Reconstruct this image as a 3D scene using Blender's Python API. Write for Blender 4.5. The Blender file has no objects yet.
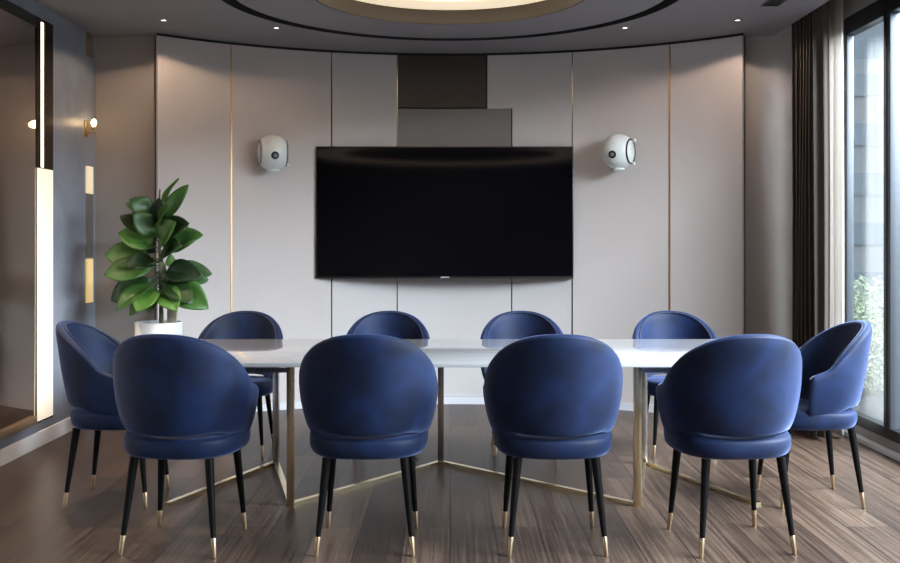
import bpy, bmesh, math, random
from mathutils import Vector, Matrix
R = math.radians
PI = math.pi
C = bpy.context.scene.collection
S = bpy.context.scene

# ------------------------------------------------------------------ camera, world, lights, exposure
CAM_H = 1.33
cam_d = bpy.data.cameras.new('camera'); cam = bpy.data.objects.new('camera', cam_d); C.objects.link(cam)
cam.location = (0, 0, CAM_H); cam.rotation_euler = (R(90), 0, 0)
cam_d.sensor_fit = 'HORIZONTAL'; cam_d.sensor_width = 36; cam_d.lens = 40
cam_d.shift_y = -40.5 / 900; cam_d.clip_start = 0.05; cam_d.clip_end = 400
S.camera = cam

S.view_settings.view_transform = 'Standard'; S.view_settings.look = 'None'
S.view_settings.gamma = 1; S.view_settings.use_curve_mapping = False
S.view_settings.exposure = -0.08

w = bpy.data.worlds.new('sky'); S.world = w; w.use_nodes = True
nt = w.node_tree; nt.nodes.clear()
wo = nt.nodes.new('ShaderNodeOutputWorld'); bg = nt.nodes.new('ShaderNodeBackground')
tc = nt.nodes.new('ShaderNodeTexCoord'); sp = nt.nodes.new('ShaderNodeSeparateXYZ')
rp = nt.nodes.new('ShaderNodeValToRGB')
rp.color_ramp.elements[0].position = 0.0; rp.color_ramp.elements[0].color = (0.05, 0.052, 0.055, 1)
rp.color_ramp.elements[1].position = 0.25; rp.color_ramp.elements[1].color = (0.78, 0.89, 1.0, 1)
e = rp.color_ramp.elements.new(0.02); e.color = (0.9, 0.95, 1.0, 1)
nt.links.new(tc.outputs['Generated'], sp.inputs[0]); nt.links.new(sp.outputs['Z'], rp.inputs[0])
nt.links.new(rp.outputs[0], bg.inputs[0]); nt.links.new(bg.outputs[0], wo.inputs[0])
bg.inputs[1].default_value = 3.0

def light(name, kind, loc, energy, color, rot=(0, 0, 0), **kw):
    d = bpy.data.lights.new(name, kind); d.energy = energy; d.color = color
    for k, v in kw.items(): setattr(d, k, v)
    o = bpy.data.objects.new(name, d); C.objects.link(o); o.location = loc; o.rotation_euler = rot
    return o
# daylight coming in through the window wall on the right (skylight, cool)
DAY = light('window_daylight', 'AREA', (5.4, 2.7, 4.05), 4500, (0.84, 0.91, 1.0), (0, R(55), 0), shape='RECTANGLE', size=2.2, size_y=6.6)
# warm downlights washing the panelled wall
WARM = (1.0, 0.74, 0.52)
SPOTS = [(-1.99, 6.95, 13, WARM), (-1.25, 7.2, 2.5, WARM), (1.26, 7.2, 2.5, (1.0, .82, .68)), (2.0, 6.95, 15, (1.0, .78, .62))]
FILL_SPOTS = [(-2.25, 5.6), (-1.95, 3.4), (1.95, 5.2), (1.95, 3.4)]   # unseen lamps added above the frame to warm the floor

# ------------------------------------------------------------------ helpers
def tag(o, label=None, cat=None, group=None, kind=None):
    if label: o['label'] = label
    if cat: o['category'] = cat
    if group: o['group'] = group
    if kind: o['kind'] = kind
    return o
def obj(name, bm, mats, parent=None, smooth=True, loc=None, recalc=True):
    if recalc: bmesh.ops.recalc_face_normals(bm, faces=bm.faces)
    me = bpy.data.meshes.new(name); bm.to_mesh(me); bm.free()
    for m in (mats if isinstance(mats, (list, tuple)) else [mats]): me.materials.append(m)
    if smooth:
        for p in me.polygons: p.use_smooth = True
        try: me.set_sharp_from_angle(angle=R(38))
        except Exception: pass
    o = bpy.data.objects.new(name, me); C.objects.link(o)
    if parent: o.parent = parent
    if loc: o.location = loc
    return o
def struct(name, bm, mats, smooth=False, recalc=True):
    return tag(obj(name, bm, mats, None, smooth, recalc=recalc), kind='structure')
def empty(name, label, cat, loc, rz=0, group=None):
    o = bpy.data.objects.new(name, None); C.objects.link(o); o.empty_display_size = .1
    o.location = loc; o.rotation_euler = (0, 0, rz)
    return tag(o, label, cat, group)
def box(bm, x0, x1, y0, y1, z0, z1, bev=0, mi=0):
    r = bmesh.ops.create_cube(bm, size=1)
    vs = r['verts']
    for v in vs: v.co = Vector(((x0+x1)/2+v.co.x*(x1-x0), (y0+y1)/2+v.co.y*(y1-y0), (z0+z1)/2+v.co.z*(z1-z0)))
    fs = list({f for v in vs for f in v.link_faces})
    for f in fs: f.material_index = mi
    if bev:
        es = list({e for v in vs for e in v.link_edges})
        bmesh.ops.bevel(bm, geom=es, offset=bev, segments=2, affect='EDGES', profile=.6)
    return bm
def bx(*a, **k): return box(bmesh.new(), *a, **k)
def tube(bm, pts, rad, n=12, closed=False, mi=0, caps=True):
    pts = [Vector(p) for p in pts]; N = len(pts)
    rads = rad if isinstance(rad, (list, tuple)) else [rad]*N
    rings = []; ref = None
    for i, p in enumerate(pts):
        a = pts[i-1] if (i > 0 or closed) else p
        b = pts[(i+1) % N] if (i < N-1 or closed) else p
        t = (b-a).normalized()
        if ref is None:
            ref = Vector((0, 0, 1)) if abs(t.z) < .9 else Vector((1, 0, 0))
        u = (ref - t*ref.dot(t)).normalized(); v = t.cross(u); ref = u
        rings.append([bm.verts.new(p + (u*math.cos(2*PI*k/n) + v*math.sin(2*PI*k/n))*rads[i]) for k in range(n)])
    for i in range(N if closed else N-1):
        A, B = rings[i], rings[(i+1) % N]
        for k in range(n):
            f = bm.faces.new((A[k], A[(k+1) % n], B[(k+1) % n], B[k])); f.material_index = mi
    if caps and not closed:
        bm.faces.new(rings[0][::-1]).material_index = mi; bm.faces.new(rings[-1]).material_index = mi
    return bm
def lathe(bm, prof, n=40, c=(0, 0, 0), mi=0, axis='Z', close=False):
    rings = []
    for r, z in prof:
        ring = []
        for k in range(n):
            a = 2*PI*k/n; q = Vector((r*math.cos(a), r*math.sin(a), z))
            if axis == 'Y': q = Vector((q.x, -q.z, q.y))     # profile height runs towards -y
            if axis == 'X': q = Vector((q.z, q.x, q.y))
            ring.append(bm.verts.new(q + Vector(c)))
        rings.append(ring)
    for i in range(len(rings)-1):
        A, B = rings[i], rings[i+1]
        for k in range(n):
            f = bm.faces.new((A[k], A[(k+1) % n], B[(k+1) % n], B[k])); f.material_index = mi
    if not close:
        if prof[0][0] > 1e-5: bm.faces.new(rings[0][::-1]).material_index = mi
        if prof[-1][0] > 1e-5: bm.faces.new(rings[-1]).material_index = mi
    bmesh.ops.remove_doubles(bm, verts=[v for r in rings for v in r], dist=1e-5)
    return bm
def bar(bm, a, b, wd, ht, mi=0):
    """flat bar from a to b: wd sideways (horizontal), ht vertical"""
    a, b = Vector(a), Vector(b); t = (b-a).normalized()
    up = Vector((0, 0, 1)); s = t.cross(up).normalized(); u = s.cross(t)
    vs = []
    for p in (a, b):
        for i, j in ((-1, -1), (1, -1), (1, 1), (-1, 1)): vs.append(bm.verts.new(p + s*i*wd/2 + u*j*ht/2))
    for q in ((0, 1, 2, 3), (4, 7, 6, 5), (0, 4, 5, 1), (1, 5, 6, 2), (2, 6, 7, 3), (3, 7, 4, 0)):
        bm.faces.new([vs[i] for i in q]).material_index = mi
    return bm

# ------------------------------------------------------------------ materials
def mat(name, color, rough=.5, metal=0, spec=.5, bump=0, bscale=60, var=0, vscale=4, coat=0, sheen=0, emit=None, estr=0, stretch=None):
    m = bpy.data.materials.new(name); m.use_nodes = True
    n = m.node_tree; p = n.nodes['Principled BSDF']
    p.inputs['Base Color'].default_value = (*color, 1); p.inputs['Roughness'].default_value = rough
    p.inputs['Metallic'].default_value = metal; p.inputs['Specular IOR Level'].default_value = spec
    p.inputs['Coat Weight'].default_value = coat; p.inputs['Coat Roughness'].default_value = .04
    p.inputs['Sheen Weight'].default_value = sheen
    if emit: p.inputs['Emission Color'].default_value = (*emit, 1); p.inputs['Emission Strength'].default_value = estr
    if var or bump:
        t = n.nodes.new('ShaderNodeTexCoord'); mp = n.nodes.new('ShaderNodeMapping')
        if stretch: mp.inputs['Scale'].default_value = stretch
        n.links.new(t.outputs['Object'], mp.inputs[0])
    if var:
        no = n.nodes.new('ShaderNodeTexNoise'); no.inputs['Scale'].default_value = vscale; no.inputs['Detail'].default_value = 4
        n.links.new(mp.outputs[0], no.inputs[0])
        mx = n.nodes.new('ShaderNodeMix'); mx.data_type = 'RGBA'
        mx.inputs['A'].default_value = (*[c*(1-var) for c in color], 1); mx.inputs['B'].default_value = (*[min(1, c*(1+var)) for c in color], 1)
        n.links.new(no.outputs['Fac'], mx.inputs['Factor']); n.links.new(mx.outputs['Result'], p.inputs['Base Color'])
    if bump:
        nb = n.nodes.new('ShaderNodeTexNoise'); nb.inputs['Scale'].default_value = bscale; nb.inputs['Detail'].default_value = 3
        n.links.new(mp.outputs[0], nb.inputs[0])
        b = n.nodes.new('ShaderNodeBump'); b.inputs['Strength'].default_value = bump; b.inputs['Distance'].default_value = .01
        n.links.new(nb.outputs['Fac'], b.inputs['Height']); n.links.new(b.outputs[0], p.inputs['Normal'])
    return m
M = {}
M['panel'] = mat('panel_fabric', (.52, .468, .448), .75, bump=.05, bscale=300, var=.04, vscale=3)
M['panel_grey'] = mat('panel_light', (.51, .478, .466), .6, bump=.05, bscale=300, var=.04, vscale=3)
M['panel_dark'] = mat('panel_dark_wood', (.048, .036, .029), .5, bump=.05, bscale=200, var=.1, vscale=8, stretch=(8, 8, .6))
M['panel_mid'] = mat('panel_taupe', (.20, .18, .168), .55, bump=.04, bscale=300)
M['wall'] = mat('wall_taupe_paint', (.38, .338, .318), .8, bump=.05, bscale=200, var=.05)
M['shadow_gap'] = mat('reveal_black', (.012, .01, .01), .8)
M['ceiling'] = mat('ceiling_paint', (.24, .222, .238), .85, bump=.03, bscale=180, var=.02)
M['base'] = mat('baseboard_grey', (.62, .62, .65), .45)
M['base_left'] = mat('baseboard_white', (.88, .89, .93), .4)
M['brass'] = mat('brushed_brass', (.78, .53, .25), .28, 1)
M['brass_dark'] = mat('satin_brass', (.60, .34, .12), .38, 1)
M['tip_brass'] = mat('ferrule_brass', (.55, .40, .25), .35, 1)
M['pale_brass'] = mat('pale_brass', (.80, .66, .44), .25, 1, bump=.02, bscale=80)
M['frame_brass'] = mat('frame_brass', (.10, .08, .06), .25, 1)
M['chrome'] = mat('brushed_steel', (.62, .60, .58), .25, 1)
M['black_metal'] = mat('black_aluminium', (.018, .018, .02), .35, .4)
M['win_metal'] = mat('grey_aluminium', (.055, .062, .072), .45, .3)
M['tv_black'] = mat('screen_gloss_black', (.002, .002, .003), .05, spec=.3)
M['tv_case'] = mat('television_case', (.015, .013, .012), .35)
M['logo'] = mat('logo_silver', (.75, .75, .75), .3, .6)
M['white_plastic'] = mat('white_plastic', (.70, .72, .70), .35, coat=.3)
M['lens'] = mat('lens_dark', (.02, .022, .022), .25)
M['lens_grey'] = mat('lens_grey', (.16, .17, .17), .4)
M['table'] = mat('white_lacquer', (.46, .455, .46), .10, coat=.6)
M['leg_black'] = mat('black_lacquer_wood', (.004, .0038, .004), .4, spec=.12)
M['pot'] = mat('white_planter_glaze', (.72, .71, .72), .45, bump=.05, bscale=120, var=.03)
M['soil'] = mat('potting_soil', (.03, .02, .014), .95, bump=.8, bscale=50)
M['bark'] = mat('plant_stem_bark', (.10, .095, .05), .8, bump=.4, bscale=40, var=.3, vscale=20)
M['stake'] = mat('pale_wood_stake', (.42, .36, .27), .7, var=.1, vscale=10)
M['curtain'] = mat('taupe_drape', (.075, .060, .050), .9, bump=.1, bscale=400)
M['bulb'] = mat('warm_bulb', (1, .8, .5), .5, emit=(1.0, .72, .38), estr=14)
M['led'] = mat('white_led', (1, .95, .85), .5, emit=(1.0, .90, .74), estr=5)
M['frame_shine'] = mat('frame_light_cream', (.8, .74, .62), .5, emit=(1.0, .86, .64), estr=.72)  # emission imitating light caught by the lower frame
M['glow_brass'] = mat('glowing_amber_strip', (.8, .6, .3), .4, emit=(1.0, .70, .30), estr=.55)
M['glow_pale'] = mat('glowing_pale_strip', (.8, .7, .5), .4, emit=(1.0, .78, .50), estr=.6)
M['dl_glow'] = mat('downlight_lens', (1, .9, .8), .5, emit=(1.0, .86, .70), estr=4)
M['cove'] = mat('luminous_ceiling', (.85, .75, .58), .7, emit=(1.0, .82, .56), estr=2.3)
M['coffer'] = mat('coffer_bronze', (.085, .066, .05), .45, var=.05)
M['facade'] = mat('outside_facade_white', (.27, .29, .305), .6)
M['facade_grey'] = mat('outside_facade_grey', (.24, .27, .30), .6)
M['facade_glass'] = mat('outside_windows', (.19, .235, .27), .2)
M['terrace'] = mat('terrace_concrete', (.045, .043, .042), .8, bump=.2, bscale=30, var=.1)
M['shrub'] = mat('shrub_leaf', (.20, .24, .15), .6, var=.4, vscale=12)
M['plinth'] = mat('window_kerb_stone', (.23, .20, .19), .5, var=.08)

def velvet():
    m = bpy.data.materials.new('navy_velvet'); m.use_nodes = True
    n = m.node_tree; p = n.nodes['Principled BSDF']
    tcn = n.nodes.new('ShaderNodeTexCoord'); oi = n.nodes.new('ShaderNodeObjectInfo')
    ad = n.nodes.new('ShaderNodeVectorMath'); ad.operation = 'ADD'
    sc_ = n.nodes.new('ShaderNodeVectorMath'); sc_.operation = 'SCALE'; sc_.inputs['Scale'].default_value = 3.0
    cx = n.nodes.new('ShaderNodeCombineXYZ')
    for k in range(3): n.links.new(oi.outputs['Random'], cx.inputs[k])
    n.links.new(cx.outputs[0], sc_.inputs[0])
    n.links.new(tcn.outputs['Object'], ad.inputs[0]); n.links.new(sc_.outputs[0], ad.inputs[1])
    no = n.nodes.new('ShaderNodeTexNoise'); no.inputs['Scale'].default_value = 5.5; no.inputs['Detail'].default_value = 5
    no.inputs['Distortion'].default_value = .9
    n.links.new(ad.outputs[0], no.inputs[0])
    cr = n.nodes.new('ShaderNodeValToRGB')
    cr.color_ramp.elements[0].position = .32; cr.color_ramp.elements[0].color = (.0014, .0050, .020, 1)
    cr.color_ramp.elements[1].position = .78; cr.color_ramp.elements[1].color = (.0055, .0185, .072, 1)
    n.links.new(no.outputs['Fac'], cr.inputs[0]); n.links.new(cr.outputs[0], p.inputs['Base Color'])
    p.inputs['Roughness'].default_value = .62; p.inputs['Specular IOR Level'].default_value = .25
    p.inputs['Sheen Weight'].default_value = .52; p.inputs['Sheen Roughness'].default_value = .38
    p.inputs['Sheen Tint'].default_value = (.40, .53, 1.0, 1)
    fb = n.nodes.new('ShaderNodeTexNoise'); fb.inputs['Scale'].default_value = 350
    n.links.new(tcn.outputs['Object'], fb.inputs[0])
    b = n.nodes.new('ShaderNodeBump'); b.inputs['Strength'].default_value = .12; b.inputs['Distance'].default_value = .004
    n.links.new(fb.outputs['Fac'], b.inputs['Height']); n.links.new(b.outputs[0], p.inputs['Normal'])
    return m
M['velvet'] = velvet()
M['piping'] = mat('navy_piping', (.008, .014, .04), .7, sheen=.1)

def floor_mat():
    m = bpy.data.materials.new('oak_planks'); m.use_nodes = True
    n = m.node_tree; p = n.nodes['Principled BSDF']
    g = n.nodes.new('ShaderNodeNewGeometry'); s = n.nodes.new('ShaderNodeSeparateXYZ'); c = n.nodes.new('ShaderNodeCombineXYZ')
    n.links.new(g.outputs['Position'], s.inputs[0]); n.links.new(s.outputs['Y'], c.inputs['X']); n.links.new(s.outputs['X'], c.inputs['Y'])
    br = n.nodes.new('ShaderNodeTexBrick'); br.offset = .37; br.squash = 1
    br.inputs['Scale'].default_value = 1; br.inputs['Brick Width'].default_value = 1.55; br.inputs['Row Height'].default_value = .205
    br.inputs['Mortar Size'].default_value = .0034; br.inputs['Mortar Smooth'].default_value = .2; br.inputs['Bias'].default_value = 0
    br.inputs['Color1'].default_value = (0, 0, 0, 1); br.inputs['Color2'].default_value = (1, 1, 1, 1); br.inputs['Mortar'].default_value = (.5, .5, .5, 1)
    n.links.new(c.outputs[0], br.inputs[0])
    # grain: stretched along the plank, shifted per plank
    mp = n.nodes.new('ShaderNodeVectorMath'); mp.operation = 'MULTIPLY'; mp.inputs[1].default_value = (.9, 48, 1)
    n.links.new(c.outputs[0], mp.inputs[0])
    ad = n.nodes.new('ShaderNodeVectorMath'); ad.operation = 'MULTIPLY_ADD'; ad.inputs[1].default_value = (9, 9, 9)
    n.links.new(br.outputs['Color'], ad.inputs[0]); n.links.new(mp.outputs[0], ad.inputs[2])
    gn = n.nodes.new('ShaderNodeTexNoise'); gn.inputs['Scale'].default_value = 1.5; gn.inputs['Detail'].default_value = 7; gn.inputs['Distortion'].default_value = .25
    n.links.new(ad.outputs[0], gn.inputs[0])
    cr = n.nodes.new('ShaderNodeValToRGB')
    cr.color_ramp.elements[0].position = .34; cr.color_ramp.elements[0].color = (.036, .0225, .016, 1)
    cr.color_ramp.elements[1].position = .66; cr.color_ramp.elements[1].color = (.095, .064, .047, 1)
    n.links.new(gn.outputs['Fac'], cr.inputs[0])
    hs = n.nodes.new('ShaderNodeMix'); hs.data_type = 'RGBA'; hs.blend_type = 'MULTIPLY'; hs.inputs['Factor'].default_value = 1
    tn = n.nodes.new('ShaderNodeValToRGB')
    tn.color_ramp.elements[0].color = (.52, .50, .50, 1); tn.color_ramp.elements[1].color = (1.42, 1.38, 1.35, 1)
    n.links.new(br.outputs['Color'], tn.inputs[0]); n.links.new(cr.outputs[0], hs.inputs['A']); n.links.new(tn.outputs[0], hs.inputs['B'])
    mm = n.nodes.new('ShaderNodeMix'); mm.data_type = 'RGBA'; mm.inputs['B'].default_value = (.018, .013, .011, 1)
    n.links.new(br.outputs['Fac'], mm.inputs['Factor']); n.links.new(hs.outputs['Result'], mm.inputs['A'])
    n.links.new(mm.outputs['Result'], p.inputs['Base Color'])
    rr = n.nodes.new('ShaderNodeMapRange'); rr.inputs['To Min'].default_value = .26; rr.inputs['To Max'].default_value = .46
    n.links.new(gn.outputs['Fac'], rr.inputs[0]); n.links.new(rr.outputs[0], p.inputs['Roughness'])
    p.inputs['Specular IOR Level'].default_value = .2
    sb = n.nodes.new('ShaderNodeMath'); sb.operation = 'SUBTRACT'; n.links.new(gn.outputs['Fac'], sb.inputs[0]); n.links.new(br.outputs['Fac'], sb.inputs[1])
    b = n.nodes.new('ShaderNodeBump'); b.inputs['Strength'].default_value = .25; b.inputs['Distance'].default_value = .004
    n.links.new(sb.outputs[0], b.inputs['Height']); n.links.new(b.outputs[0], p.inputs['Normal'])
    return m
M['floor'] = floor_mat()

def stone_mat():
    m = mat('blue_grey_stone', (.22, .245, .30), .38)
    n = m.node_tree; p = n.nodes['Principled BSDF']; t = n.nodes.new('ShaderNodeTexCoord')
    no = n.nodes.new('ShaderNodeTexNoise'); no.inputs['Scale'].default_value = 1.6; no.inputs['Detail'].default_value = 8; no.inputs['Distortion'].default_value = 1.4
    n.links.new(t.outputs['Object'], no.inputs[0])
    cr = n.nodes.new('ShaderNodeValToRGB')
    for q, col in ((.47, (.24, .265, .32, 1)), (.53, (.24, .265, .32, 1))): pass
    cr.color_ramp.elements[0].position = .3; cr.color_ramp.elements[0].color = (.22, .242, .29, 1)
    cr.color_ramp.elements[1].position = .7; cr.color_ramp.elements[1].color = (.33, .356, .415, 1)
    e = cr.color_ramp.elements.new(.496); e.color = (.27, .295, .35, 1)
    e = cr.color_ramp.elements.new(.5); e.color = (.22, .24, .28, 1)
    e = cr.color_ramp.elements.new(.504); e.color = (.275, .30, .36, 1)
    n.links.new(no.outputs['Fac'], cr.inputs[0]); n.links.new(cr.outputs[0], p.inputs['Base Color'])
    return m
M['stone'] = stone_mat()

def glass_mat(name, tint, refl):
    m = bpy.data.materials.new(name); m.use_nodes = True; n = m.node_tree; n.nodes.clear()
    o = n.nodes.new('ShaderNodeOutputMaterial'); mx = n.nodes.new('ShaderNodeMixShader')
    tr = n.nodes.new('ShaderNodeBsdfTransparent'); gl = n.nodes.new('ShaderNodeBsdfGlossy'); fr = n.nodes.new('ShaderNodeLayerWeight')
    tr.inputs[0].default_value = (*tint, 1); gl.inputs['Roughness'].default_value = .01; gl.inputs[0].default_value = (*refl, 1)
    pw = n.nodes.new('ShaderNodeMath'); pw.operation = 'POWER'; pw.inputs[1].default_value = 5
    ma = n.nodes.new('ShaderNodeMath'); ma.operation = 'MULTIPLY_ADD'; ma.inputs[1].default_value = .92; ma.inputs[2].default_value = .05
    n.links.new(fr.outputs['Facing'], pw.inputs[0]); n.links.new(pw.outputs[0], ma.inputs[0])
    n.links.new(ma.outputs[0], mx.inputs[0]); n.links.new(tr.outputs[0], mx.inputs[1]); n.links.new(gl.outputs[0], mx.inputs[2])
    n.links.new(mx.outputs[0], o.inputs[0])
    return m
M['glass'] = glass_mat('clear_window_glass', (.93, .96, .97), (1, 1, 1))
M['mirror'] = mat('bronze_tinted_glass', (.74, .66, .62), .03, 1)

def sheer_mat():
    m = bpy.data.materials.new('sheer_white_voile'); m.use_nodes = True; n = m.node_tree; n.nodes.clear()
    o = n.nodes.new('ShaderNodeOutputMaterial'); mx = n.nodes.new('ShaderNodeMixShader'); mx.inputs[0].default_value = .5
    d = n.nodes.new('ShaderNodeBsdfDiffuse'); t = n.nodes.new('ShaderNodeBsdfTranslucent')
    d.inputs[0].default_value = (.80, .76, .72, 1); t.inputs[0].default_value = (.85, .80, .75, 1)
    n.links.new(d.outputs[0], mx.inputs[1]); n.links.new(t.outputs[0], mx.inputs[2]); n.links.new(mx.outputs[0], o.inputs[0])
    return m
M['sheer'] = sheer_mat()

def leaf_mat():
    m = mat('glossy_leaf', (.03, .10, .02), .42, spec=.5)
    n = m.node_tree; p = n.nodes['Principled BSDF']; t = n.nodes.new('ShaderNodeTexCoord'); oi = n.nodes.new('ShaderNodeObjectInfo')
    cr = n.nodes.new('ShaderNodeValToRGB')
    cr.color_ramp.elements[0].color = (.006, .022, .007, 1); cr.color_ramp.elements[1].color = (.075, .20, .03, 1)
    n.links.new(oi.outputs['Random'], cr.inputs[0]); n.links.new(cr.outputs[0], p.inputs['Base Color'])
    return m
M['leaf'] = leaf_mat()

# ------------------------------------------------------------------ room shell
HC = 2.865                       # ceiling height
XL, XR, YF, YB = -2.66, 2.75, -4.6, 7.5
ARC_R, ARC_D = 3.31, 8.2         # concave back wall: radius and deepest point
def arc_y(x): return ARC_D - ARC_R + math.sqrt(ARC_R**2 - x*x)
def wall_x(px, off=0.0):
    x = 0
    for _ in range(30): x = (px-450)/1000*(arc_y(x)-off)
    return x
def wall_z(py, Y=8.15): return CAM_H + (241-py)*Y/1000

bm = bmesh.new(); box(bm, -2.9, 3.05, YF-.1, 8.5, -.12, 0)
struct('floor', bm, M['floor'])

# ceiling with a round slot and a round coffer cut into it
CX, CY = 0.0, 6.2
R_COF, R_S0, R_S1 = .87, 1.375, 1.47
def ceiling():
    bm = bmesh.new(); n = 96
    X0, X1, Y0, Y1 = -2.9, 2.42, YF-.1, 8.5
    corners = [math.atan2(y-CY, x-CX) for x, y in ((X0, Y0), (X1, Y0), (X0, Y1), (X1, Y1))]
    angs = sorted([2*PI*k/n - PI for k in range(n)] + corners)
    def edge(a):
        c, s = math.cos(a), math.sin(a); ts = []
        if c > 1e-9: ts.append((X1-CX)/c)
        if c < -1e-9: ts.append((X0-CX)/c)
        if s > 1e-9: ts.append((Y1-CY)/s)
        if s < -1e-9: ts.append((Y0-CY)/s)
        return min(ts)
    def ring(fr, z): return [bm.verts.new((CX+fr(a)*math.cos(a), CY+fr(a)*math.sin(a), z)) for a in angs]
    def bridge(A, B, mi=0):
        k = len(A)
        for i in range(k): bm.faces.new((A[i], A[(i+1) % k], B[(i+1) % k], B[i])).material_index = mi
    top = ring(edge, HC+.24); e = ring(edge, HC)
    s1 = ring(lambda a: R_S1, HC); s1t = ring(lambda a: R_S1, HC+.06); s0t = ring(lambda a: R_S0, HC+.06); s0 = ring(lambda a: R_S0, HC)
    c0 = ring(lambda a: R_COF, HC); c1 = ring(lambda a: R_COF, HC+.24)
    bridge(top, e); bridge(e, s1); bridge(s1, s1t, 1); bridge(s1t, s0t, 1); bridge(s0t, s0, 1); bridge(s0, c0); bridge(c0, c1); bridge(c1, top)
    return struct('ceiling', bm, [M['ceiling'], M['shadow_gap']])
ceiling()
# coffer lining and luminous disc
bm = bmesh.new(); lathe(bm, [(R_COF-.002, HC-.004), (R_COF-.002, HC+.13), (R_COF-.014, HC+.13), (R_COF-.014, HC-.004)], 96, (CX, CY, 0), close=True)
struct('trim_1', bm, M['coffer'], True)
o = empty('ceiling_light', 'round glowing cream light recessed in the middle of the ceiling', 'ceiling light', (CX, CY, HC+.1))
obj('diffuser', lathe(bmesh.new(), [(0, .02), (.60, .02), (.60, 0), (0, 0)], 96), M['cove'], o)
obj('rim', lathe(bmesh.new(), [(.60, -.006), (R_COF-.016, -.006), (R_COF-.016, .02), (.60, .02)], 96, close=True), M['coffer'] if False else mat('cream_ring', (.82, .70, .52), .6, emit=(1, .82, .58), estr=.75), o)
o = empty('added_ring_light', 'large thin unseen ring light added above the viewer, mirrored in the television', 'ceiling light', (0, -1.8, HC))  # unseen glowing ring, added to give the arc reflected in the screen
obj('diffuser', lathe(bmesh.new(), [(1.9, -.022), (2.4, -.022), (2.4, -.002), (1.9, -.002)], 96, close=True), mat('ring_diffuser', (.8, .7, .6), .6, emit=(1, .84, .68), estr=.8), o)
# ceiling continues above the curtain pocket
bm = bmesh.new(); box(bm, 2.42, 2.95, YF-.1, 7.6, HC+.24, HC+.30)
struct('trim_2', bm, M['wall'])

# back wall: two flat returns and the concave middle
def wall_back():
    bm = bmesh.new()
    off = .045
    pts = [(-2.95, YB), (-2.215, YB)]
    for k in range(49):
        x = -2.17 + 4.34*k/48; pts.append((x, arc_y(x)+off))
    pts += [(2.215, YB), (2.95, YB)]
    lo = [bm.verts.new((x, y, 0)) for x, y in pts]; hi = [bm.verts.new((x, y, HC+.24)) for x, y in pts]
    bl = [bm.verts.new((x, y+.15, 0)) for x, y in pts]; bh = [bm.verts.new((x, y+.15, HC+.24)) for x, y in pts]
    for i in range(len(pts)-1):
        mi = 1 if 1 <= i < len(pts)-2 else 0
        for A, B in ((lo, hi), (bh, bl), (hi, bh), (bl, lo)):
            bm.faces.new((A[i], A[i+1], B[i+1], B[i])).material_index = mi
    bm.faces.new((lo[0], hi[0], bh[0], bl[0])); bm.faces.new((lo[-1], bl[-1], bh[-1], hi[-1]))
    return struct('wall_back', bm, [M['wall'], M['shadow_gap']])
wall_back()

def curved(bm, x0, x1, z0, z1, o0, o1, n=14, bev=True):
    """slab following the concave wall, its faces o0 (front) and o1 (back) in front of the arc"""
    fr, bk = [], []
    for k in range(n+1):
        x = x0 + (x1-x0)*k/n; nx, ny = -x/ARC_R, -(arc_y(x)-(ARC_D-ARC_R))/ARC_R
        a = (x+nx*o0, arc_y(x)+ny*o0); b = (x+nx*o1, arc_y(x)+ny*o1)
        fr.append((bm.verts.new((*a, z0)), bm.verts.new((*a, z1)))); bk.append((bm.verts.new((*b, z0)), bm.verts.new((*b, z1))))
    for i in range(n):
        bm.faces.new((fr[i][0], fr[i+1][0], fr[i+1][1], fr[i][1])); bm.faces.new((bk[i+1][0], bk[i][0], bk[i][1], bk[i+1][1]))
        bm.faces.new((fr[i][1], fr[i+1][1], bk[i+1][1], bk[i][1])); bm.faces.new((fr[i+1][0], fr[i][0], bk[i][0], bk[i+1][0]))
    bm.faces.new((fr[0][0], fr[0][1], bk[0][1], bk[0][0])); bm.faces.new((fr[-1][1], fr[-1][0], bk[-1][0], bk[-1][1]))
    return bm
G = .005
Z0, Z1 = .06, HC-.022
zc = wall_z(108)
X = {p: wall_x(p) for p in (155, 230, 331, 397, 487, 512, 573, 671, 745)}
def panel(label, m, rects):
    bm = bmesh.new()
    for a, b, z0, z1 in rects: curved(bm, X[a]+G, X[b]-G, z0, z1, .03, 0)
    o = obj('wall_panel', bm, m); tag(o, label, 'wall panel', 'tall panels cladding the curved back wall'); return o
panel('tall warm-lit wall panel at the left end of the panelling, behind the plant', M['panel'], [(155, 230, Z0, Z1)])
panel('wide wall panel carrying the left round white wall device', M['panel'], [(230, 331, Z0, Z1)])
panel('narrow pale wall panel behind the left end of the television', M['panel_grey'], [(331, 397, Z0, Z1)])
panel('small dark brown panel at the top centre of the wall', M['panel_dark'], [(397, 487, zc+G, Z1)])
panel('grey panel directly above and below the television, under the dark brown panel', M['panel_mid'], [(397, 512, wall_z(212), zc-G)])
panel('pale panel below the middle of the television', M['panel_grey'], [(397, 512, Z0, wall_z(212)-2*G)])
panel('stepped pale panel above the right end of the television', M['panel_grey'], [(512, 573, Z0, zc-G), (487, 573, zc-G, Z1)])
panel('wide wall panel carrying the right round white wall device', M['panel'], [(573, 671, Z0, Z1)])
panel('tall warm-lit wall panel at the right end of the panelling, nearest the curtains', M['panel'], [(671, 745, Z0, Z1)])
def strip(p, wd, z0, z1, m, label):
    o = obj('metal_strip', curved(bmesh.new(), X[p]-wd/2, X[p]+wd/2, z0, z1, .034, .002, 2), m)
    tag(o, label, 'metal strip', 'thin metal strips between the wall panels'); return o
strip(230, .009, Z0, Z1, M['brass_dark'], 'brass strip between the two leftmost wall panels')
strip(671, .009, Z0, Z1, M['brass_dark'], 'brass strip between the two rightmost wall panels')
strip(397, .005, Z0, Z1, M['pale_brass'], 'thin pale strip beside the dark brown panel, left of centre')
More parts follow.
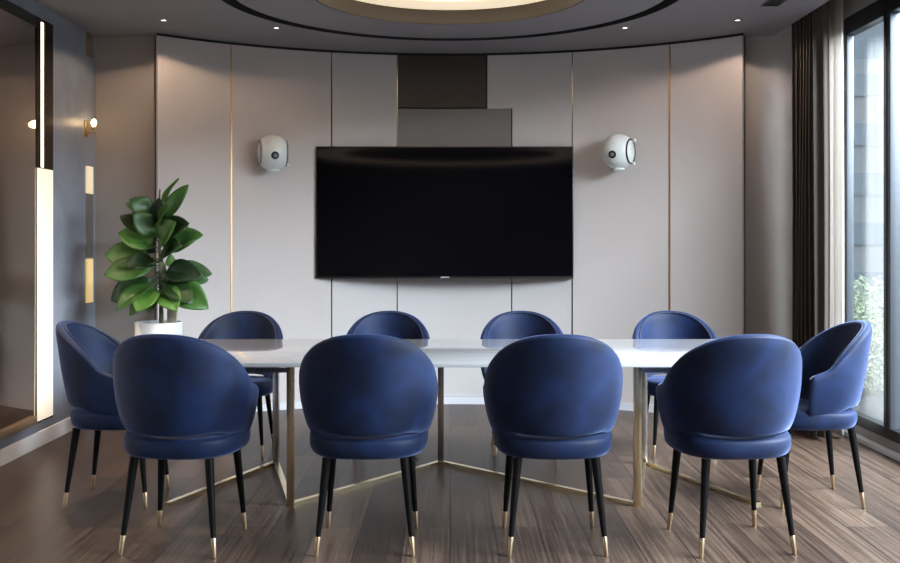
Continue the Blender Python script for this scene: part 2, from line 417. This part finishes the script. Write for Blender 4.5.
strip(573, .006, Z0, Z1, M['chrome'], 'thin silver strip at the right edge of the television')
# baseboard along the curve and the returns
bm = bmesh.new(); curved(bm, -2.17, 2.17, 0, .058, .045, 0, 40)
struct('baseboard_back', bm, M['base'])
# dark reveal under the ceiling
bm = bmesh.new(); curved(bm, -2.17, 2.17, Z1, HC, .012, 0, 40)
struct('trim_3', bm, M['shadow_gap'])

# left wall, with a bronze glass panel in a brass frame
bm = bmesh.new(); box(bm, XL-.15, XL, YF, YB, 0, HC)
struct('wall_left', bm, M['stone'])
bm = bmesh.new(); box(bm, XL, XL+.012, YF, YB-.005, 0, .10, .003)
struct('baseboard_left', bm, M['base_left'])
mp = empty('mirror_panel', 'bronze tinted glass panel in a brass frame on the left wall', 'glass panel', (XL, 4.6, .16))
MY0, MY1, MZ0, MZ1 = 2.2, 6.67, .16, 2.77
bm = bmesh.new()
def fb(y0, y1, z0, z1, d0, d1): box(bm, d0, d1, y0-4.6, y1-4.6, z0-.16, z1-.16, .002)
def channel():
    # one extruded profile: two lips with a sunken groove for the light strip
    prof = [(-.27, .001), (-.27, .0135), (-.20, .0135), (-.20, .006), (-.135, .006), (-.135, .0135), (0, .0135), (0, .001)]
    lo = [bm.verts.new((d, MY1+y-4.6, 0)) for y, d in prof]; hi = [bm.verts.new((d, MY1+y-4.6, MZ1-MZ0)) for y, d in prof]
    for i in range(len(prof)):
        j = (i+1) % len(prof); bm.faces.new((lo[i], lo[j], hi[j], hi[i]))
    bm.faces.new(lo[::-1]); bm.faces.new(hi)
channel(); obj('side_frame', bm, M['frame_brass'], mp)
bm = bmesh.new(); fb(MY0, MY0+.14, MZ0, MZ1, .001, .03); obj('side_frame', bm, M['frame_brass'], mp)
bm = bmesh.new(); fb(MY0+.14, MY1-.27, MZ1-.07, MZ1, .001, .014)
tag(obj('top_rail', bm, M['black_metal'], mp), 'black top rail')
bm = bmesh.new(); fb(MY0+.14, MY1-.27, MZ0, MZ0+.05, .001, .02)
obj('bottom_rail', bm, mat('bronze_sill', (.34, .24, .15), .4, .3), mp)
bm = bmesh.new(); fb(MY0+.14, MY1-.27, MZ0+.05, MZ1-.07, .001, .012)
obj('glass_pane', bm, M['mirror'], mp)
bm = bmesh.new(); fb(MY1-.262, MY1-.008, MZ0+.012, 1.80, .0136, .0155)  # glowing sheet stands in for the bright lower part of the frame
tag(obj('frame_glow', bm, M['frame_shine'], mp), 'glowing cream sheet for the light caught by the lower frame')
bm = bmesh.new(); fb(MY1-.188, MY1-.155, 1.81, MZ1-.02, .006, .013)
tag(obj('led_strip', bm, M['led'], mp), 'glowing white light strip')

# window wall on the right: kerb, head, end pier, mullioned windows
WH = 2.88
bm = bmesh.new(); box(bm, XR, XR+.08, YF, YB, 0, .085, .004); box(bm, XR, XR+.08, YF, YB, WH, HC+.24); box(bm, XR, XR+.06, 6.98, YB, .085, WH); box(bm, XR, XR+.08, YF, .1, .085, WH)
struct('wall_right', bm, M['plinth'])
bm = bmesh.new(); box(bm, XR-.05, XR, YF, YB-.01, 0, .03, .004)
struct('baseboard_right', bm, M['base'])
edges = [6.98, 6.30, 4.75, 3.2, 1.65, .1]
for i in range(5):
    y1, y0 = edges[i], edges[i+1]
    bm = bmesh.new()
    def wb(a, b, c, d, e=0.0, f=.075): box(bm, XR+e, XR+f, a, b, c, d, .003)
    wb(y0, y1, .087, .155); wb(y0, y1, WH-.12, WH-.002); wb(y0+.001, y0+.045, .155, WH-.12)
    fr = struct('window_%d' % (i+1), bm, [M['black_metal']])
    bm = bmesh.new()
    box(bm, XR+.004, XR+.05 if i == 0 else XR+.07, y1-.045, y1-.001, .155, WH-.12, .003)
    obj('jamb', bm, M['win_metal'], fr)
    bm = bmesh.new(); box(bm, XR+.03, XR+.038, y0+.045, y1-.045, .15, WH-.11)
    obj('glass', bm, M['glass'], fr)
# wall behind the camera
bm = bmesh.new(); box(bm, -2.9, 3.0, YF-.15, YF, 0, HC+.24)
struct('wall_front', bm, M['wall'])

# ------------------------------------------------------------------ downlights, vent
for i, (x, y, en, col) in enumerate(SPOTS):
    lab = ['recessed downlight above the plant, leftmost in the ceiling', 'recessed downlight above the left round wall device',
           'recessed downlight above the right round wall device', 'recessed downlight near the curtains, rightmost in the ceiling'][i]
    o = empty('downlight', lab, 'downlight', (x, y, HC), 0, 'small recessed ceiling downlights')
    obj('trim_ring', lathe(bmesh.new(), [(.017, -.003), (.028, -.003), (.030, 0), (.017, 0)], 24, close=True), M['chrome'], o)
    tag(obj('lens', lathe(bmesh.new(), [(0, -.0015), (.017, -.0015), (.017, 0), (0, 0)], 24), M['dl_glow'], o), 'glowing lens')
    L = light('downlight_beam', 'SPOT', (0, 0, -.02), en, col, (0, 0, 0), spot_size=R(148), spot_blend=.12, shadow_soft_size=.03)
    L.parent = o
for i, (x, y) in enumerate(FILL_SPOTS):  # added fill lamps, out of view, built like the wall downlights
    o = empty('downlight', 'unseen downlight added in the front ceiling to warm the floor', 'downlight', (x, y, HC), 0, 'added unseen downlights nearer the camera')
    obj('trim_ring', lathe(bmesh.new(), [(.017, -.003), (.028, -.003), (.030, 0), (.017, 0)], 24, close=True), M['chrome'], o)
    tag(obj('lens', lathe(bmesh.new(), [(0, -.0015), (.017, -.0015), (.017, 0), (0, 0)], 24), M['dl_glow'], o), 'glowing lens')
    L = light('downlight_beam', 'SPOT', (0, 0, -.02), (220 if y > 5 else 60) if x < 0 else 14, WARM, (0, 0, 0), spot_size=R(84), spot_blend=.6, shadow_soft_size=.04)
    L.parent = o
o = empty('ceiling_vent', 'small black slot vent in the ceiling near the curtains', 'vent', (2.085, 6.42, HC))
obj('vent_frame', box(box(box(box(bmesh.new(), -.06, .06, -.11, -.10, -.004, 0), -.06, .06, .10, .11, -.004, 0), -.06, -.05, -.10, .10, -.004, 0), .05, .06, -.10, .10, -.004, 0), M['black_metal'], o)
bm = bmesh.new()
box(bm, -.05, .05, -.10, .10, -.001, 0)
for k in range(4): box(bm, -.04+.022*k, -.033+.022*k, -.10, .10, -.003, -.001)
obj('slats', bm, M['shadow_gap'], o)

# ------------------------------------------------------------------ sconce and glowing strips on the left wall by the corner
o = empty('wall_sconce', 'small glowing wall lamp on the stone wall left of the plant', 'wall lamp', (XL, 7.30, 2.16))
obj('back_plate', bx(0, .012, -.03, .03, -.07, .05, bev=.003), M['brass'], o)
obj('arm', tube(bmesh.new(), [(.01, 0, -.04), (.05, 0, -.045), (.06, 0, -.02)], .007), M['brass'], o)
obj('holder', lathe(bmesh.new(), [(0, -.03), (.018, -.03), (.024, 0), (.02, .004), (0, .004)], 20, (.06, 0, 0)), M['brass'], o)
tag(obj('bulb', lathe(bmesh.new(), [(0, .004), (.010, .006), (.019, .025), (.020, .038), (.012, .055), (0, .062)], 20, (.06, 0, 0)), M['bulb'], o), 'glowing warm bulb')
L = light('sconce_glow', 'POINT', (.12, 0, .045), .3, (1, .66, .34), shadow_soft_size=.03); L.parent = o
def left_strip(z0, z1, m, label):  # two of the strips have emission in their material
    o = obj('corner_strip', bx(0, .014, -.06, .06, 0, z1-z0, bev=.002), m, loc=(XL, 7.36, z0))
    tag(o, label, 'light strip', 'upright brass strips on the left wall corner'); return o
zl = lambda py: CAM_H + (241-py)*7.3/1000
left_strip(zl(55), zl(32), M['pale_brass'], 'dim brass strip in the wall corner just under the ceiling')
left_strip(zl(193), zl(166), M['glow_pale'], 'pale glowing strip in the wall corner just below the wall lamp')
left_strip(zl(258)+.004, zl(194), M['chrome'], 'grey strip in the wall corner between the two glowing ones')
left_strip(zl(303), zl(259), M['glow_brass'], 'amber glowing strip in the wall corner, lowest one')

# ------------------------------------------------------------------ television
TX = (-1.067, .985); TZ = (CAM_H-.037*8.03, CAM_H+.094*8.03); TY = 8.0
tv = empty('television', 'large black flat television mounted on the curved panel wall', 'television', ((TX[0]+TX[1])/2, TY, TZ[0]))
hw, th = (TX[1]-TX[0])/2, TZ[1]-TZ[0]
obj('casing', bx(-hw, hw, -.03, .012, 0, th, bev=.003), M['tv_case'], tv)
obj('screen', bx(-hw+.008, hw-.008, -.0325, -.029, .016, th-.008), M['tv_black'], tv)
obj('bracket', bx(-.25, .25, .012, .168, th/2-.2, th/2+.2), M['black_metal'], tv)
tag(obj('logo_badge', bx(-.034, .034, -.0345, -.03, .004, .013), M['logo'], tv), 'tiny silver badge')

# ------------------------------------------------------------------ round white wall devices
def wall_device(px, py, label, mirror):
    x = wall_x(px, .16); y = arc_y(x)-.03; z = CAM_H + (241-py)*(y-.12)/1000
    rz = math.atan2(x, y)*-1
    o = empty('wall_speaker', label, 'wall speaker', (x, y, z), 0, 'round white wall devices either side of the television')
    yb = -.14
    bm = bmesh.new(); bmesh.ops.create_uvsphere(bm, u_segments=48, v_segments=32, radius=.134)
    for v in bm.verts:
        v.co.z *= 1.03
        if abs(v.co.x) > .098: v.co.x = math.copysign(.098 + (abs(v.co.x)-.098)*.12, v.co.x)
    body = obj('body', bm, M['white_plastic'], o); body.location = (0, yb, 0); body.rotation_euler = (0, 0, mirror)
    bm = bmesh.new(); lathe(bm, [(0, 0), (.055, 0), (.055, .06), (0, .06)], 24, (0, 0, 0), axis='Y')
    obj('wall_mount', bm, M['white_plastic'], o)
    yb = 0
    for s in ((-1, 1) if mirror > 0 else (1,)):
        pts = [(s*.101, .093*math.cos(a), .093*math.sin(a)) for a in [2*PI*k/40 for k in range(40)]]
        tag(obj('cheek_ring', tube(bmesh.new(), pts, .0065, 8, closed=True), M['lens'] if s > 0 and mirror < 0 else M['lens_grey'], body), 'dark ring')
        bm = bmesh.new(); lathe(bm, [(0, s*.016), (.05, s*.014), (.080, s*.006), (.088, 0), (0, -s*.002)], 32, (s*.099, 0, 0), axis='X')
        obj('cheek_cap', bm, M['white_plastic'], body)
    s = 1
    # dark round eye
    c0 = Vector((0, 0, -.030)); d = Vector((c0.x, -math.sqrt(.131**2-c0.x**2-(c0.z/1.04)**2), c0.z)); nrm = d.normalized()
    q = Vector((0, -1, 0)).rotation_difference(nrm)
    bm = bmesh.new(); lathe(bm, [(0, .006), (.022, .006), (.030, .004), (.031, -.004), (0, -.004)], 28, axis='Y')
    e = obj('lens', bm, M['lens'], body); e.rotation_mode = 'QUATERNION'; e.rotation_quaternion = q; e.location = d+Vector((0, yb, 0))
    tag(e, 'round dark lens')
    bm = bmesh.new(); lathe(bm, [(0, .009), (.012, .0085), (.015, .006), (0, .006)], 24, axis='Y'); lc = obj('lens_core', bm, M['lens_grey'], body); lc.rotation_mode = 'QUATERNION'; lc.rotation_quaternion = q; lc.location = e.location
    c1 = Vector((0, -.122, .058)); bm = bmesh.new(); bmesh.ops.create_uvsphere(bm, u_segments=12, v_segments=8, radius=.006)
    for v in bm.verts: v.co += c1+Vector((0, yb+.006, 0))
    obj('sensor', bm, M['lens_grey'], body)
    for zz, ax in ((.085, .135), (-.098, .13)):
        bm = tube(bmesh.new(), [(s*.085, yb+.03, zz*.8), (s*ax, yb+.01, zz)], [.010, .012], 10)
        obj('peg', bm, M['white_plastic'], body)
    bm = bmesh.new(); lathe(bm, [(0, -.142), (.05, -.141), (.055, -.125), (0, -.12)], 28, (0, yb, 0)); obj('foot_ring', bm, M['white_plastic'], body)
    return o
wall_device(273, 153, 'round white wall speaker left of the television', R(18))
wall_device(618, 152, 'round white wall speaker right of the television', R(-30))

# ------------------------------------------------------------------ curtains
def drape(name, label, x, y0, y1, z0, z1, folds, amp, m, cat, flare=0):
    bm = bmesh.new(); n = folds*14; nz = 14
    rows = []
    for j in range(nz+1):
        t = j/nz; z = z0 + (z1-z0)*t; row = []
        for i in range(n+1):
            s = i/n; yy = y0 + (y1-y0)*s
            ph = s*folds*2*PI
            yy += flare*(t-.5)*(s) + .012*math.sin(2*ph+t)
            row.append(bm.verts.new((x + amp*math.sin(ph)*(1+.15*math.sin(3*s+2*t)) + .006*math.sin(7*s+4*t), yy, z)))
        rows.append(row)
    for j in range(nz):
        for i in range(n): bm.faces.new((rows[j][i], rows[j][i+1], rows[j+1][i+1], rows[j+1][i]))
    o = obj(name, bm, m); so = o.modifiers.new('thickness', 'SOLIDIFY'); so.thickness = .004
    tag(o, label, cat); return o
drape('curtain', 'dark taupe floor-length curtain gathered in the right corner', 2.48, 6.64, 7.16, .02, HC+.2, 7, .04, M['curtain'], 'curtain')
drape('sheer_curtain', 'white sheer curtain bunched between the dark curtain and window', 2.63, 6.70, 7.1, .02, HC+.2, 3, .016, M['sheer'], 'curtain', -.05)
o = obj('curtain_rail', bx(2.45, 2.52, YF+.1, 7.45, HC+.205, HC+.239), M['black_metal']); tag(o, 'curtain rail hidden in the ceiling pocket above the curtains', 'curtain rail')

# ------------------------------------------------------------------ table
TBX0, TBX1, TBY0, TBY1, TBZ = -1.52, 1.62, 4.88, 6.07, .735
tb = empty('conference_table', 'long white glossy table with gold metal legs in the middle of the room', 'table', (.05, 5.475, 0))
def tl(p): return (p[0]-.05, p[1]-5.475, p[2])
obj('tabletop', bx(TBX0-.05, TBX1-.05, TBY0-5.475, TBY1-5.475, TBZ-.022, TBZ, bev=.004), M['table'], tb)
U = TBZ-.023
pts = {'a': (-1.42, 5.02), 'b': (-1.04, 5.98), 'c': (-.80, 5.02), 'd': (-.055, 5.98), 'e': (.94, 5.02), 'f': (1.16, 5.98), 'g': (1.55, 5.02)}
def pt(k, z): return tl((*pts[k], z))
for k in 'bcdef':
    bm = bmesh.new(); x, y = pts[k]; x -= .05; y -= 5.475
    a = .018
    box(bm, x-a, x+a, y-a, y+a, 0, U, .002); obj('leg', bm, M['pale_brass'] if k in 'ceag' else M['chrome'], tb)
for p, q in ('ab', 'bc', 'cd', 'de', 'ef', 'fg'):
    obj('floor_rail', bar(bmesh.new(), pt(p, .009), pt(q, .009), .03, .018), M['pale_brass'], tb)
for p, q in ('bc', 'ef'):
    obj('top_rail', bar(bmesh.new(), pt(p, U-.014), pt(q, U-.014), .03, .026), M['chrome'], tb)
for p, q in ((-1.45, 'c'), (1.53, 'e')):
    obj('top_rail', bar(bmesh.new(), tl((p, 5.02, U-.03)), pt(q, U-.03), .03, .022), M['chrome'], tb)

# ------------------------------------------------------------------ tub chairs
RX, H_SHELL = .306, .937
def shell_point(th, t):
    """outer surface, th angle from the back centre, t 0 bottom..1 rim"""
    c = max(0.0, math.cos(th)); k = abs(th)
    q24 = (1-abs(math.sin(min(k, PI/2)))**2.4)**(1/2.4)
    zr = .708 + .229*q24 - .03*max(0, (k-PI/2))/.35
    zb = .507 - .055*max(0, min(1, (k-1.0)/.9))
    z = zb + (zr-zb)*t
    q = min(1.0, max(0.0, (z-zb)/.24)); bulge = 1-(1-q)**1.8
    rx = .226 + .030*math.sqrt(min(1, max(0, z-zb)/.03)) + (RX-.256)*bulge
    f = max(0.0, (z-.49)/.45)
    ryb = .226 + .012*math.sqrt(min(1, max(0, z-zb)/.03)) + .006*bulge + .070*f          # leans back towards the top
    x = rx*math.sin(th)
    if k > PI/2: x = math.copysign(rx*(1+.012*math.sin((k-PI/2)*4)), th)
    y = -ryb*math.cos(th) if k <= PI/2 else .30*math.sin(k-PI/2)
    return Vector((x, y-.01, z))
def build_shell():
    bm = bmesh.new(); n = 40; A = PI/2+.36; nt_ = 9; th_in = .052
    loops = []
    for i in range(n+1):
        th = -A + 2*A*i/n
        outer = [shell_point(th, t) for t in (0, .018, .06, .16, .28, .40, .52, .64, .76, .88, 1)]
        eps = 1e-3
        d = (shell_point(th+eps, .5)-shell_point(th-eps, .5)); d.z = 0; nrm = Vector((-d.y, d.x, 0)).normalized()
        ce = Vector((0, .02, 0)); mid = shell_point(th, .5)
        if nrm.dot(Vector((ce.x-mid.x, ce.y-mid.y, 0))) < 0: nrm = -nrm
        endf = 1.0 if A-abs(th) > .16 else max(.0, math.sqrt(max(0, 1-(1-(A-abs(th))/.16)**2)))
        wv = th_in*(.25+.75*endf)
        inner = [p + nrm*wv for p in outer]
        for p in inner[-1:]: p.z -= .004
        rim = (outer[-1]+inner[-1])/2 + Vector((0, 0, .016*(.3+.7*endf)))
        bot = (outer[0]+inner[0])/2 + Vector((0, 0, -.003))
        loop = outer + [rim] + inner[::-1] + [bot]
        loops.append([bm.verts.new(p) for p in loop])
    L = len(loops[0])
    for i in range(n):
        for k in range(L): bm.faces.new((loops[i][k], loops[i][(k+1) % L], loops[i+1][(k+1) % L], loops[i+1][k]))
    bm.faces.new(loops[0][::-1]); bm.faces.new(loops[-1])
    # rim line for the piping
    rimline = [loops[i][12].co.copy() for i in range(n+1)]
    return bm, rimline
def build_seat():
    bm = bmesh.new(); n = 56
    lev = [(0, .402), (.84, .402), (.90, .405), (.955, .415), (.987, .432), (1.0, .452), (1.0, .468), (.992, .480), (.965, .489), (.90, .494), (.6, .499), (0, .500)]
    rings = []
    for s, z in lev:
        ring = []
        for k in range(n):
            a = 2*PI*k/n; c, sn = math.cos(a), math.sin(a); e_ = 2/2.7
            x = .262*math.copysign(abs(c)**e_, c); y = (.258 if sn > 0 else .240)*math.copysign(abs(sn)**e_, sn)
            x *= 1 + .05*y/.25
            dz = 0
            if z > .46: dz = .022*max(0, 1-abs(y-.12)/.26) * s
            ring.append(bm.verts.new((x*s, y*s+.012, z+dz)))
        rings.append(ring)
    for i in range(len(rings)-1):
        for k in range(n): bm.faces.new((rings[i][k], rings[i][(k+1) % n], rings[i+1][(k+1) % n], rings[i+1][k]))
    bmesh.ops.remove_doubles(bm, verts=bm.verts, dist=1e-5)
    return bm
LEGS = [(-.165, -.165, -.205, -.215), (.165, -.165, .205, -.215), (-.175, .165, -.205, .205), (.175, .165, .205, .205)]
def make_chair(label):
    t = empty('tub_chair', label, 'chair', (0, 0, 0), 0, 'blue velvet chairs around the table')
    bm, rim = build_shell()
    s = obj('backrest', bm, M['velvet'], t); md = s.modifiers.new('subdivision', 'SUBSURF'); md.levels = 1; md.render_levels = 1
    obj('piping', tube(bmesh.new(), [p+Vector((0, 0, .001)) for p in rim], .0036, 8), M['piping'], s)
    s = obj('seat', build_seat(), M['velvet'], t); md = s.modifiers.new('subdivision', 'SUBSURF'); md.levels = 1; md.render_levels = 1
    for x0, y0, x1, y1 in LEGS:
        a, b = Vector((x0, y0, .405)), Vector((x1, y1, 0)); d = b-a
        f = .80
        bm = tube(bmesh.new(), [a, a+d*.3, a+d*f], [.0195, .017, .0113], 16)
        lg = obj('leg', bm, M['leg_black'], t)
        tag(obj('ferrule', tube(bmesh.new(), [a+d*f, a+d*.803, a+d*.99, b], [.0116, .0121, .0092, .0085], 16), M['tip_brass'], lg), 'brass leg tip')
    return t
def copy_tree(o, parent=None):
    c = o.copy(); C.objects.link(c)
    if parent: c.parent = parent
    for ch in o.children: copy_tree(ch, c)
    return c
proto = None
def chair(x, y, rz, label, sc=1.0):
    global proto
    if proto is None: proto = o = make_chair(label)
    else: o = copy_tree(proto); o['label'] = label
    o.location = (x, y, 0); o.rotation_euler = (0, 0, rz); o.scale = (sc, sc, sc)
    return o
near = ['leftmost', 'second from left', 'third from left', 'rightmost']
for i, (x, y, rz) in enumerate([(-1.17, 4.43, R(-6)), (-.36, 4.43, 0), (.455, 4.43, R(0)), (1.235, 4.43, R(6))]):
    chair(x, y, rz, 'blue velvet chair seen from behind, %s of the four in the front row' % near[i])
for i, (x, y) in enumerate([(-1.34, 6.33), (-.40, 6.33), (.465, 6.33), (1.44, 6.33)]):
    chair(x, y, PI, 'blue velvet chair across the table, facing the camera, %s of that far row' % near[i], .92)
chair(-1.71, 5.17, -PI/2, 'blue velvet chair at the left end of the table, beside the glass panel', .97)
chair(1.85, 5.17, PI/2, 'blue velvet chair at the right end of the table, by the window', .97)

# ------------------------------------------------------------------ plant
pl = empty('potted_plant', 'leafy green rubber plant in a tall white round planter, left corner', 'plant', (-2.02, 6.93, 0))
PH = .77
obj('planter', lathe(bmesh.new(), [(0, 0), (.145, 0), (.15, .01), (.16, PH-.005), (.157, PH), (.148, PH), (.146, PH-.04), (0, PH-.04)], 48), M['pot'], pl)
tag(obj('soil', lathe(bmesh.new(), [(0, PH-.05), (.1455, PH-.05), (.14, PH-.03), (.05, PH-.022), (0, PH-.02)], 32), M['soil'], pl), kind='stuff')
stem = [(0.02, 0, PH-.04), (.018, 0, PH+.2), (.01, 0, PH+.45), (.0, 0, PH+.75), (.01, 0, PH+.92)]
obj('stem', tube(bmesh.new(), stem, [.016, .015, .012, .009, .005], 10), M['bark'], pl)
obj('stake', bx(.05, .115, .03, .06, PH-.04, PH+.34, bev=.004), M['stake'], pl)
def leaf_bm(Ln, W, curl, fold):
    bm = bmesh.new(); n = 14; m = 6; rows = []
    for i in range(n+1):
        t = i/n
        wd = W*(math.sin(PI*min(1, t**.85))**.75)*(.55+.6*t) if 0 < t < 1 else 0.004
        cy = Ln*t; cz = -curl*Ln*t*t
        row = []
        for j in range(-m//2, m//2+1):
            s = j/(m/2); row.append(bm.verts.new((wd*s, cy, cz + fold*wd*abs(s) + .006*math.sin(9*t+2*s))))
        rows.append(row)
    for i in range(n):
        for j in range(m): bm.faces.new((rows[i][j], rows[i][j+1], rows[i+1][j+1], rows[i+1][j]))
    return bm
random.seed(5)
# x (image right), z (height of leaf tip/base), given as base on stem -> direction (dx, dy, dz), length, half width
LEAVES = []
TOP = [(.80, -.19, -.05, .13, .05), (.84, .09, -.02, .24, .026), (.74, .17, -.10, .26, .06), (.70, .02, -.14, .20, .07), (.66, -.13, -.10, .22, .075), (.80, -.10, -.16, .12, .085),
       (.72, .05, -.20, .16, .07), (.66, -.21, -.10, .17, .075), (.66, .19, -.14, .12, .10), (.60, .27, -.05, .11, .085), (.70, -.04, .18, .10, .08)]
LOW = [(.48, -.31, -.12, .07, .095), (.44, -.33, -.04, -.03, .10), (.42, -.27, -.20, .02, .085), (.36, -.30, -.10, -.11, .085), (.33, -.23, -.20, -.10, .075),
       (.32, -.18, -.12, -.17, .055), (.46, .06, -.27, .06, .09), (.40, .25, -.16, .02, .08), (.38, .31, .02, .05, .075), (.34, .30, -.16, -.12, .10),
       (.40, .29, .10, -.03, .08), (.30, .14, -.22, -.10, .08), (.30, -.08, -.25, -.10, .085), (.45, -.10, -.24, .05, .08), (.42, -.10, .24, -.04, .09),
       (.44, .12, .24, .0, .09), (.50, .16, -.20, .10, .07), (.36, .22, -.20, -.08, .08), (.28, -.05, -.15, -.10, .05), (.52, -.18, .12, .10, .08)]
LEAVES = ([(h-.09, dx, dy, dz, w_*.85) for h, dx, dy, dz, w_ in TOP] + [(h-.05, dx*1.02, dy, dz-.01, w_) for h, dx, dy, dz, w_ in LOW]
          + [(.50, -.19, -.14, .13, .085), (.52, .10, -.20, .15, .085), (.56, -.08, -.18, .17, .075), (.48, .22, -.10, .13, .08), (.56, .16, .08, .14, .07), (.54, -.16, .10, .15, .07)])
def stem_at(h):
    z = PH+h
    for a, b in zip(stem, stem[1:]):
        if a[2] <= z <= b[2] or b is stem[-1]:
            f = min(1, (z-a[2])/(b[2]-a[2])); return Vector(a).lerp(Vector(b), f)
for (h, dx, dy, dz, hw_) in LEAVES:
    b = stem_at(h); d = Vector((dx, dy, dz)); Ln = d.length*1.02
    pet = b + d*.18
    bm = leaf_bm(Ln*.86, hw_*1.25, .25 + random.uniform(-.1, .15), .25 + random.uniform(-.12, .2))
    y_ = d.normalized(); z_ = Vector((0, -1.0, .55)) + Vector((random.uniform(-.4, .4), random.uniform(-.4, .2), 0)); x_ = y_.cross(z_).normalized(); z_ = x_.cross(y_)
    mat4 = Matrix((x_, y_, z_)).transposed().to_4x4(); mat4.translation = pet
    bmesh.ops.transform(bm, matrix=mat4, verts=bm.verts)
    o = obj('leaf', bm, M['leaf'], pl, recalc=False); so = o.modifiers.new('thickness', 'SOLIDIFY'); so.thickness = .0016
    obj('petiole', tube(bmesh.new(), [b, b+d*.1+Vector((0, 0, .006)), pet+d*.04], [.005, .004, .003], 6), M['leaf'], o)

# ------------------------------------------------------------------ outside the window
bm = bmesh.new(); box(bm, 3.05, 20, -8, 40, -.2, -.05); tag(obj('terrace_ground', bm, M['terrace']), kind='structure')
def building(x, y, wd, dp, ht, nx, nz, m, label, name='office_building'):
    o = empty(name, label, 'building', (x, y, -.05))
    obj('facade', bx(-wd/2, wd/2, -dp/2, dp/2, 0, ht), m, o)
    for i in range(nx):
        for k in range(nz):
            a = -wd/2 + wd*(i+.2)/nx; b = -wd/2 + wd*(i+.8)/nx; c = ht*(k+.25)/nz; d = ht*(k+.7)/nz
            obj('window', bx(a, b, -dp/2-.04, -dp/2+.02, c, d), M['facade_glass'], o)
    return o
building(10.6, 24, 5.0, 6, 5.2, 4, 5, M['facade'], 'white office building seen through the window')
building(15.5, 34, 9, 6, 16, 7, 12, M['facade_grey'], 'taller pale grey office tower behind the white building')
sh = empty('shrub', 'bushy green shrub outside on the terrace behind the window glass', 'shrub', (3.78, 9.0, -.05))
obj('trunk', tube(bmesh.new(), [(0, 0, 0), (.01, 0, .5)], [.03, .02], 8), M['bark'], sh)
bm = bmesh.new(); random.seed(3)
for _ in range(4200):
    a = random.uniform(0, 2*PI); u = random.random()**.4; zz = random.uniform(-1, 1); rr = math.sqrt(1-zz*zz)
    p = Vector((.42*u*rr*math.cos(a), .5*u*rr*math.sin(a), .55+.52*u*zz))
    d = Vector((random.gauss(0, 1), random.gauss(0, 1), random.gauss(0, 1))).normalized(); e_ = d.orthogonal().normalized()
    s = .022
    bm.faces.new([bm.verts.new(p + d*s), bm.verts.new(p + e_*s*.45), bm.verts.new(p - d*s), bm.verts.new(p - e_*s*.45)])
obj('foliage', bm, M['shrub'], sh, smooth=False, recalc=False)
